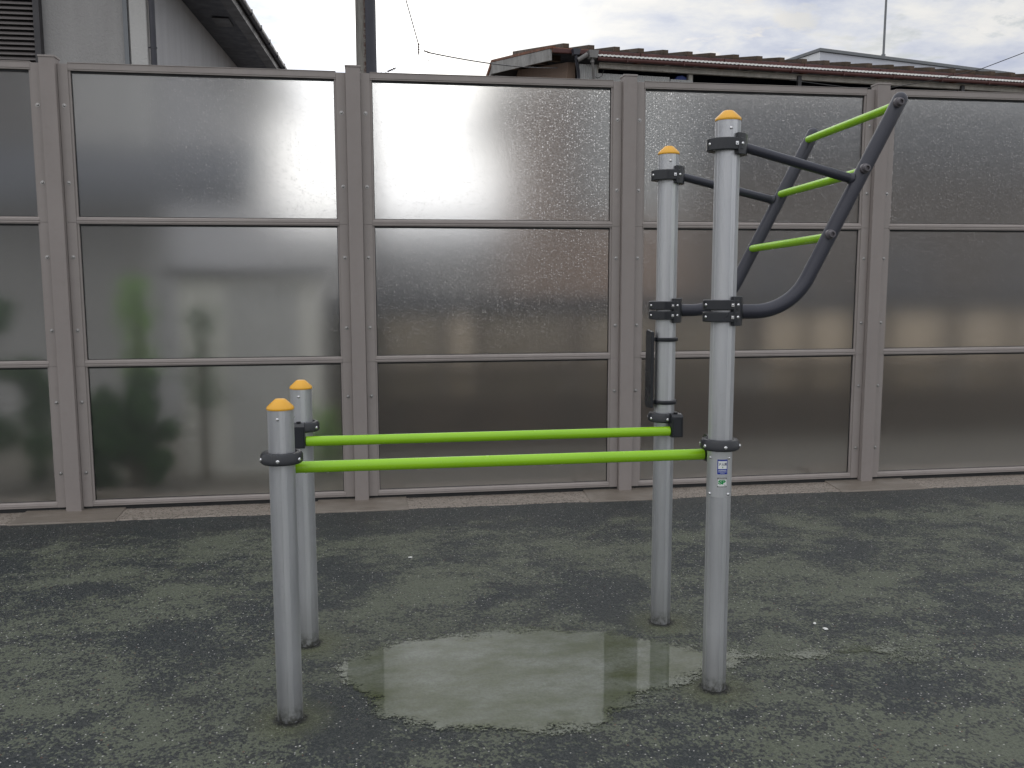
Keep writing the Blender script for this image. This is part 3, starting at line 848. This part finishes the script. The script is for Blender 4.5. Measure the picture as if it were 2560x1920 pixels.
for o, a, c in ((w2,(.574,12,4.715),(.572,12,4.575)),(w3,(.64,12,4.625),(.72,12,4.600)),(w5,(.16,12,4.345),(.27,12,4.395))):
    a, c = Vector(a), Vector(c); b = MB()
    n = 9; pts = [a.lerp(c, i/n) for i in range(n+1)]; b.tube(pts, [.006+.010*(i % 2) for i in range(n+1)], 10)
    b.build('insulator', M['insul'], o, smooth=40)
cab = [(6.10,12.75,4.58),(6.5,12.7,4.53),(7.01,12.65,4.475),(7.58,12.6,4.475),(8.15,12.55,4.575),(9.0,12.5,4.77),(9.72,12.5,5.04),(11.5,12.4,5.8)]
cab = [(x*k_, y*k_, 1.62+(z-1.62)*k_) for (x,y,z), k_ in zip(cab, (1.44,1.40,1.36,1.31,1.26,1.2,1.16,1.1))]
wire(cab, .007, 'single sagging cable in front of the old roof at right')

# ------------------------------------------------------------------ old tin-roofed house
OK_ = 1.45
oh = empty('tin_roofed_house', (3.683, 18.85, -.729), .094); oh.scale = (OK_,)*3   # a full two storeys tall
tag(oh, 'old house with rusty red tin roof, battens and corrugated sheet walls behind fence', 'house')
Lr = 16.
b = MB()   # near slope, ridge and the steep back
zr = 4.99
near = [(-.0,0,zr),(Lr,0,zr),(Lr,3.0,zr+.62),(-.19,3.0,zr+.50)]
b.prism(None, ([(x,y,z-.03) for x,y,z in near], near))
back = [(-.19,3.002,zr+.50),(Lr,3.002,zr+.62),(Lr,6.4,zr-.6),(-.45,4.3,zr-.75)]
b.prism(None, ([(x,y,z-.03) for x,y,z in back], back))
rf = b.build('roof', M['blacktin'], oh)
s = .21; k = 0
while s < Lr-.2:
    b = MB(); zz = zr+.003
    b.prism(None, ([(s-.045,-.03,zz-.02),(s+.045,-.03,zz-.02),(s+.045,-.03,zz+.052),(s-.045,-.03,zz+.052)],[(s-.045,3.0,zz+.60),(s+.045,3.0,zz+.60),(s+.045,3.0,zz+.672),(s-.045,3.0,zz+.672)]))
    b.box(s-.040,s+.040,-.033,-.0305,zz-.005,zz+.040)
    o = b.build('roof_batten', M['timberdark'], rf); s += .388+.01*math.sin(k*2.1); k += 1
b = MB(); b.box(0,.74,-.045,-.004,zr-.085,zr-.012); b.build('rusty_fascia', M['rusttin'], oh, bevel=.01)
b = MB(); s = .0
while s < Lr:
    b.box(s+.004,s+1.35,-.052,-.006,zr-.088,zr-.022); b.box(s+1.33,s+1.352,-.058,-.006,zr-.09,zr-.02); s += 1.36
b.build('red_fascia', M['redtin'], oh, bevel=.008)
# clear corrugated eave sheet seen edge-on
b = MB(); n = int((Lr-.64)/.016)
tp = []
for i in range(n+1):
    x = .64+i*.016; dz = .006*math.sin(i*PI/2.)
    tp.append((x, dz))
for i in range(n):
    (x0_,a), (x1_,c) = tp[i], tp[i+1]; z_ = 4.888
    for (ya, za, yb, zb) in ((-.16,z_,-.01,z_+.03),):
        b.poly([(x0_,ya,za+a),(x1_,ya,za+c),(x1_,yb,zb+c),(x0_,yb,zb+a)])
    b.poly([(x0_,-.16,z_+a-.022),(x1_,-.16,z_+c-.022),(x1_,-.16,z_+c),(x0_,-.16,z_+a)])
b.build('corrugated_eave_sheet', M['corrwhite'], oh)
b = MB(); b.tube([(.66,-.13,4.835),(Lr,-.13,4.835)], .030, 14)
s = 1.1
while s < Lr: b.box(s,s+.02,-.168,-.09,4.80,4.868); s += .9
b.build('gutter', M['redtin'], oh, smooth=40)
# verge board and gable
b = MB()
vo = [(-.015,-.01,zr-.035),(-.205,3.0,zr+.46)]; 
b.prism(None, ([(-.03,-.01,zr-.19),(.0,-.01,zr-.19),(.0,-.01,zr-.032),(-.03,-.01,zr-.032)],[(-.22,3.0,zr+.27),(-.19,3.0,zr+.27),(-.19,3.0,zr+.465),(-.22,3.0,zr+.465)]))
b.build('verge_board', M['weather'], oh)
b = MB(); b.prism(None, ([(-.035,-.03,zr-.030),(.05,-.03,zr-.030),(.05,-.03,zr+.008),(-.035,-.03,zr+.008)],[(-.225,3.0,zr+.47),(-.14,3.0,zr+.47),(-.14,3.0,zr+.508),(-.225,3.0,zr+.508)]))
b.prism(None, ([(-.225,3.01,zr+.42),(-.14,3.01,zr+.42),(-.14,3.01,zr+.508),(-.225,3.01,zr+.508)],[(-.48,4.3,zr-.82),(-.40,4.3,zr-.82),(-.40,4.3,zr-.74),(-.48,4.3,zr-.74)]))
b.build('verge_capping', M['rusttin'], oh)
b = MB(); b.prism(None, ([(-.21,3.02,zr+.30),(-.18,3.02,zr+.30),(-.18,3.02,zr+.42),(-.21,3.02,zr+.42)],[(-.46,4.3,zr-.98),(-.43,4.3,zr-.98),(-.43,4.3,zr-.83),(-.46,4.3,zr-.83)]))
b.build('verge_board', M['weather'], oh)
b = MB(); gw = [(.32,.25,0),(.32,.25,zr-.14),(.26,3.0,zr+.36),(.2,4.1,zr-.72),(.2,4.1,0)]
b.prism(None, (gw, [(x+.12,y,z) for x,y,z in gw])); b.build('gable_wall', M['brownwall'], oh)
for y_ in (.6,1.3,2.0,2.7):
    b = MB(); b.box(-.17*y_/3-.02,.32,y_,y_+.08,zr-.14+y_*.165,zr-.06+y_*.165); b.build('purlin', M['timberdark'], oh)
# walls under the near eave
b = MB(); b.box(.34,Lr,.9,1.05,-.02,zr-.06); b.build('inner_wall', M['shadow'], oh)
def corr_wall(x0_, x1_, y_, z0_, z1_, pitch=.032, amp=.006):
    b = MB(); n = int((x1_-x0_)/(pitch/4)); pts = [(x0_+i*pitch/4, y_+amp*math.sin(i*PI/2)) for i in range(n+1)]
    for (a, c), (d, e) in zip(pts[:-1], pts[1:]): b.poly([(a,c,z0_),(d,e,z0_),(d,e,z1_),(a,c,z1_)])
    return b
corr_wall(.44,.72,.06,2.6,4.79).build('corrugated_sheet', M['corr'], oh)
corr_wall(.72,1.88,.06,2.6,4.675).build('corrugated_sheet', M['corr'], oh)
corr_wall(1.885,2.26,.05,2.6,4.645).build('corrugated_sheet', M['corr'], oh)
b = MB(); b.box(.74,Lr,.02,.08,4.742,4.80); b.box(.74,Lr,.0,.05,4.803,4.818); b.build('eave_beam', M['timber'], oh)
b = MB(); b.box(2.20,2.27,.062+.03,.16,2.6,4.74); b.box(.69,.74,.075,.13,2.6,4.80); b.build('wall_post', M['timber'], oh)
s = 1.3; k = 0
while s < Lr:
    b = MB(); b.prism(None, ([(s,-.12,4.806),(s+.05,-.12,4.806),(s+.05,-.12,4.822),(s,-.12,4.822)],[(s-.0,.9,4.93),(s+.05,.9,4.93),(s+.05,.9,4.98),(s,.9,4.98)]))
    b.build('rafter', M['weather' if k % 3 else 'rusttin'], oh); s += .46; k += 1
b = MB(); r8 = random.Random(2); pts = [(2.02,.12,4.66)]; 
b.prism(None, ([(1.98,.14,4.64),(2.18,.14,4.63),(2.19,.14,4.70),(2.12,.14,4.73),(2.04,.14,4.715)],[(1.98,.5,4.64),(2.18,.5,4.63),(2.19,.5,4.70),(2.12,.5,4.75),(2.04,.5,4.72)]))
b.build('blue_tarp', M['tarp'], oh)
# rainwater heads and pipes
b = MB(); b.prism(None, ([(.295,-.15,4.87),(.375,-.15,4.87),(.40,-.15,4.955),(.28,-.15,4.955)],[(.295,-.05,4.87),(.375,-.05,4.87),(.40,-.05,4.955),(.28,-.05,4.955)]))
b.tube([(.34,-.1,4.87),(.345,-.1,4.80),(.40,-.02,4.68),(.42,.02,4.60),(.42,.02,2.5)], .024, 12)
b.build('rain_head', M['hopperdark'], oh, smooth=35)
b = MB(); b.prism(None, ([(.525,-.20,4.83),(.635,-.20,4.83),(.655,-.20,4.935),(.505,-.20,4.935)],[(.525,-.08,4.83),(.635,-.08,4.83),(.655,-.08,4.935),(.505,-.08,4.935)]))
b.tube([(.36,-.12,4.80),(.50,-.14,4.88)], .032, 14)
b.tube([(.575,-.14,4.83),(.575,-.14,4.79),(.61,-.08,4.68),(.645,-.02,4.56),(.65,0,4.4),(.65,0,2.5)], .021, 12)
b.lathe([(.027,4.77),(.03,4.77),(.03,4.80),(.027,4.80)], (.575,-.14,0), 12)
b.build('rain_head', M['hopper'], oh, smooth=35)
b = MB(); b.tube([(.64,.0,4.62),(.70,-.02,4.585),(.76,-.03,4.61),(.79,-.03,4.70)], .005, 8); b.build('conduit', M['wire'], oh, smooth=40)
for s in (4.0, 7.0, 10.2):
    b = MB(); b.box(s,s+.06,-.02,.03,4.55,4.79); b.build('bracket', M['darkmetal'], oh)
# lower front: dark board wall with windows
b = MB(); b.box(2.28,Lr,.30,.40,-.02,3.5)
b.build('board_wall', M['timberdark'], oh)
for s in (3.2,5.6,8.2,10.6):
    b = MB(); b.box(s,s+1.3,.24,.299,1.2,2.3); w = b.build('window', M['corr'], oh)
    b = MB(); b.box(s+.06,s+.62,.23,.239,1.26,2.24); b.box(s+.68,s+1.24,.23,.239,1.26,2.24); b.build('pane', M['shadow'], w)
b = MB(); b.box(2.27,Lr,.03,.29,3.5,3.6); b.box(2.27,Lr,.06,.10,3.6,4.60); b.build('balcony_front', M['roofgrey'], oh)
b = MB(); b.box(.33,2.27,.10,.16,-.02,2.6); b.build('lower_wall', M['brownwall'], oh)

# board fence between barrier and old house
bf = empty('board_fence', (-.62, 8.6, 0)); tag(bf, 'brown board fence with dark top rail and beige panels behind frosted panes', 'fence')
b = MB(); b.box(0,9.8,-.03,.03,1.31,1.47); b.build('top_rail', M['band'], bf)
b = MB(); b.box(0,9.8,.01,.04,-.02,.50); b.box(0,9.8,-.035,-.005,.72,.80); b.build('lower_boards', M['timberdark'], bf)
rx = random.Random(11)
edges = [(0,.6,0),(.62,1.2,.35),(1.28,1.52,.8),(1.6,2.5,.3),(2.6,3.4,.4),(3.5,4.3,.35),(4.58,4.96,.95),(5.05,5.46,1.),(5.60,5.9,.5),(5.98,6.55,1.),(6.80,7.27,1.),(7.4,8.1,.7),(8.2,9.7,.8)]
for a, c, k in edges:
    t = stucco('fence_infill_%d' % int(a*100), (.05+.72*k,.042+.58*k,.03+.43*k), .4)
    b = MB(); b.box(a,c,.0,.025,.801,1.309); b.build('upper_panel', t, bf)
    kk = k*.6 if k < 1 else .55
    t = stucco('fence_low_infill_%d' % int(a*100), (.08+.42*kk,.064+.32*kk,.045+.21*kk), .4)
    b = MB(); b.box(a,c,.0,.025,.501,.719); b.build('lower_panel', t, bf)
x_ = 0
for x_ in (0,.60,1.22,1.54,2.53,3.42,4.40,4.97,5.47,5.91,6.6,7.3,8.12,9.72):
    b = MB(); b.box(x_,x_+.07,-.045,.045,-.02,1.31); b.build('fence_upright', M['timberdark'], bf)

# ------------------------------------------------------------------ white building with aerial
wb = empty('white_building', (18.525, 36, -.81), .25); wb.scale = (1.5,)*3; tag(wb, 'pale flat-roofed building with grey parapet trim beyond the tin roof', 'building')
b = MB(); b.box(0,7.55,0,.2,-.02,7.98); b.build('front_wall', M['whitewall'], wb)
b = MB(); b.box(-.02,-.002,0,9,-.02,7.98); b.box(0,7.5,8.8,9,-.02,7.9); b.box(7.35,7.54,.21,8.79,-.02,7.98); b.build('side_wall', M['whitelit'], wb)
b = MB(); b.box(-.06,7.62,-.06,9.1,7.99,8.07); b.build('parapet_trim', M['trimgrey'], wb)
ae = empty('roof_aerial', (22.1, 37.2, 11.29)); ae.scale = (1.5,)*3; tag(ae, 'thin upright aerial mast standing on the pale flat roof', 'aerial')
b = MB(); b.tube([(0,0,0),(.02,0,3.2)], [.035,.028], 10); b.tube([(0,0,0),(0,0,.12)], .06, 10); b.build('mast', M['trimgrey'], ae, smooth=40)
b = MB()
for z in (2.9,3.05): b.box(-.4,.4,-.012,.012,z,z+.02)
b.build('dipole', M['trimgrey'], ae)

dh = empty('distant_house', (1.0, 31, 0)); tag(dh, 'low grey house far behind, glowing blurred through third fence panel', 'house')
b = MB(); b.box(-7,7,-2.5,2.5,-.02,2.7); b.build('wall', M['stucco'], dh)
b = MB(); b.prism(None, ([(-7.5,-3,2.65),(-7.5,3,2.65),(-7.5,0,3.7)],[(7.5,-3,2.65),(7.5,3,2.65),(7.5,0,3.7)])); b.build('roof', M['roofgrey'], dh)
for x_ in (-5,-1,3):
    b = MB(); b.box(x_,x_+1.6,-2.54,-2.502,.9,2.1); b.build('window', M['shadow'], dh)

# ------------------------------------------------------------------ shrubs behind the glass
def shrub(name, x, y, h, w, n, leaf, label, seed, low=0.0, sprouts=0):
    r = random.Random(seed); root = empty(name, (x, y, 0)); tag(root, label, 'shrub', 'shrubs behind the fence')
    b = MB()
    for i in range(7 + sprouts):
        a = r.uniform(0, 2*PI); hh = h*r.uniform(.5,1.) if i < 7 else h*r.uniform(1.0,1.3)
        q = w*.55*r.random()
        b.tube([(0.02*math.cos(a),.02*math.sin(a),-.02),(q*.5*math.cos(a),q*.5*math.sin(a),hh*.5),(q*math.cos(a),q*math.sin(a)*.6,hh)], [.016,.011,.004], 6)
    b.build('stems', M['bark'], root, smooth=50)
    b = MB()
    clumps = []
    for i in range(26):
        a = r.uniform(0,2*PI); q = w*math.sqrt(r.random()); z = low+(h-low)*r.random()**.8
        q *= (1.05-.55*(z/h)**2); clumps.append((q*math.cos(a), q*math.sin(a)*.55, z, r.uniform(.07,.16)))
    for i in range(n):
        c = r.choice(clumps); d = Vector((r.gauss(0,1),r.gauss(0,1),r.gauss(0,1))).normalized()*c[3]*r.random()**.4
        p = Vector(c[:3])+d
        if p.z < .02: p.z = .02
        s = r.uniform(.014,.032); ax = Vector((r.gauss(0,1),r.gauss(0,1),r.gauss(0,.6))).normalized()
        u_ = ax.orthogonal().normalized(); v_ = ax.cross(u_)
        b.poly([p-u_*s, p+v_*s*.55, p+u_*s*1.1, p-v_*s*.55])
    b.build('foliage', leaf, root)
shrub('shrub', -1.97, 7.30, .84, .44, 11000, M['leaf'], 'dense dark green shrub in front of the pale shed behind second fence panel', 1)
shrub('shrub', -1.93, 7.45, 1.62, .16, 700, M['leaf2'], 'tall thin light green sprout rising above the dark shrub behind the glass', 2, .9, 3)
shrub('shrub', -1.45, 7.5, 1.35, .14, 400, M['leaf'], 'slim leafy stem against the shed wall behind second fence panel', 9, .6, 2)
shrub('shrub', -3.20, 7.40, 1.42, .62, 13000, M['leaf'], 'big dark green bush behind the leftmost fence panel', 3)
shrub('shrub', -.50, 7.6, .55, .15, 500, M['leaf2'], 'small low green plant behind the glass beside fence post left of centre', 4)

# ------------------------------------------------------------------ camera
cam = bpy.data.cameras.new('camera'); co = bpy.data.objects.new('camera', cam); COL.objects.link(co)
Fv = Vector((.14724,.98223,-.11636)); Rv = Vector((.98891,-.14848,-.00208)); Uv = Rv.cross(Fv)
Rv = Fv.cross(Uv).normalized(); Uv = Rv.cross(Fv).normalized(); Fv.normalize()
Mt = Matrix((Rv, Uv, -Fv)).transposed().to_4x4(); Mt.translation = Vector((0,0,1.6257))
co.matrix_world = Mt
cam.sensor_width = 36; cam.lens = 36*2200/2560; cam.clip_end = 2000; cam.clip_start = .05
scene.camera = co

# ------------------------------------------------------------------ sky and sun
SUN_EL, SUN_AZ = 15.0, 1.0        # degrees; azimuth from +Y toward +X
sd = Vector((math.sin(R(SUN_AZ))*math.cos(R(SUN_EL)), math.cos(R(SUN_AZ))*math.cos(R(SUN_EL)), math.sin(R(SUN_EL))))
w = bpy.data.worlds.new('World'); scene.world = w; w.use_nodes = True
t = NT.__new__(NT); t.t = w.node_tree; t.t.nodes.clear()
t.out = t.t.nodes.new('ShaderNodeOutputWorld')
sky = t.n('ShaderNodeTexSky', sky_type='NISHITA', sun_disc=False, sun_elevation=R(SUN_EL), sun_rotation=R(SUN_AZ), altitude=50, air_density=1., dust_density=1.5)
bg_sky = t.n('ShaderNodeBackground', inp={'Color': sky.outputs[0], 'Strength': .085})
d = t.coord('Generated'); sep = t.n('ShaderNodeSeparateXYZ', inp={'Vector': d})
zz = t.math('MAXIMUM', sep.outputs[2], .0)
den = t.math('ADD', zz, .22)
pv = t.n('ShaderNodeCombineXYZ', inp={'X': t.math('DIVIDE', sep.outputs[0], den), 'Y': t.math('DIVIDE', sep.outputs[1], den), 'Z': 0.}).outputs[0]
n1 = t.noise(t.scaled(pv, (1.,1.15,1), (4.3,1.7,0)), 1.6, 8, .56, .12)
n2 = t.noise(t.scaled(pv, (1,1.2,1), (9.1,4.2,3)), 5.0, 8, .62, .15)
dens = t.math('ADD', t.math('MULTIPLY', n1, .6), t.math('MULTIPLY', n2, .4))
# clouds: thin places bright, thick places blue-grey
cc = t.ramp(dens, [(.39, (.62,.67,.82)), (.47, (.82,.85,.93)), (.54, (1.0,.995,.98)), (.62, (1.12,1.09,1.04))])
dot = t.n('ShaderNodeVectorMath', operation='DOT_PRODUCT', inp={0: d, 1: tuple(sd)}).outputs['Value']
glow = t.math('POWER', t.math('MAXIMUM', dot, 0.), 70.)
core = t.math('POWER', t.math('MAXIMUM', dot, 0.), 420.)
wide = t.math('POWER', t.math('MAXIMUM', dot, 0.), 7.)
g_ = t.math('ADD', t.math('MULTIPLY', glow, .55), t.math('MULTIPLY', core, .8))
g_ = t.math('ADD', g_, t.math('MULTIPLY', wide, .10))
g_ = t.math('ADD', g_, .79)
g_ = t.math('ADD', g_, t.maprange(sep.outputs[1], .45, -.35, 0., .22, True))  # sky behind the camera brightened, added fill for the fence front
g_ = t.math('ADD', g_, t.maprange(sep.outputs[2], .42, .85, 0., .35, True))
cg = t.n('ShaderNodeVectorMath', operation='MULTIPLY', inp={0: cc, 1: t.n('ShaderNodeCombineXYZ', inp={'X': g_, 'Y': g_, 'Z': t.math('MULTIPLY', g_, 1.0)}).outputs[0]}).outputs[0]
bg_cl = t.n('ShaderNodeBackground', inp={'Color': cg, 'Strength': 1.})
# small blue gaps toward the right
gap = t.math('MULTIPLY', t.maprange(t.noise(t.scaled(pv, (1,1.3,1), (2.2,7.7,5)), 4.2, 6, .6, .2), .52, .60), t.maprange(sep.outputs[0], .22, .42))
cover = t.math('SUBTRACT', 1., t.math('MULTIPLY', gap, .75))
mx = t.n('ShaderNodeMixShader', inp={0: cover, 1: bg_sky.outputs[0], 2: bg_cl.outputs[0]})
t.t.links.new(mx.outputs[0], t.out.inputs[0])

sl = bpy.data.lights.new('sun', 'SUN'); sl.energy = .5; sl.angle = R(58); sl.color = (1,.95,.88)
so = bpy.data.objects.new('sun', sl); COL.objects.link(so)
so.rotation_euler = sd.to_track_quat('Z', 'Y').to_euler()

scene.view_settings.view_transform = 'Standard'; scene.view_settings.look = 'None'; scene.view_settings.exposure = 0
cy = scene.cycles
cy.use_denoising = True
try: cy.denoiser = 'OPENIMAGEDENOISE'; cy.denoising_input_passes = 'RGB_ALBEDO_NORMAL'; cy.denoising_prefilter = 'ACCURATE'
except Exception: pass
cy.max_bounces = 10; cy.transmission_bounces = 8; cy.glossy_bounces = 5; cy.diffuse_bounces = 4; cy.transparent_max_bounces = 8
cy.sample_clamp_indirect = 6.; cy.caustics_reflective = True; cy.caustics_refractive = True
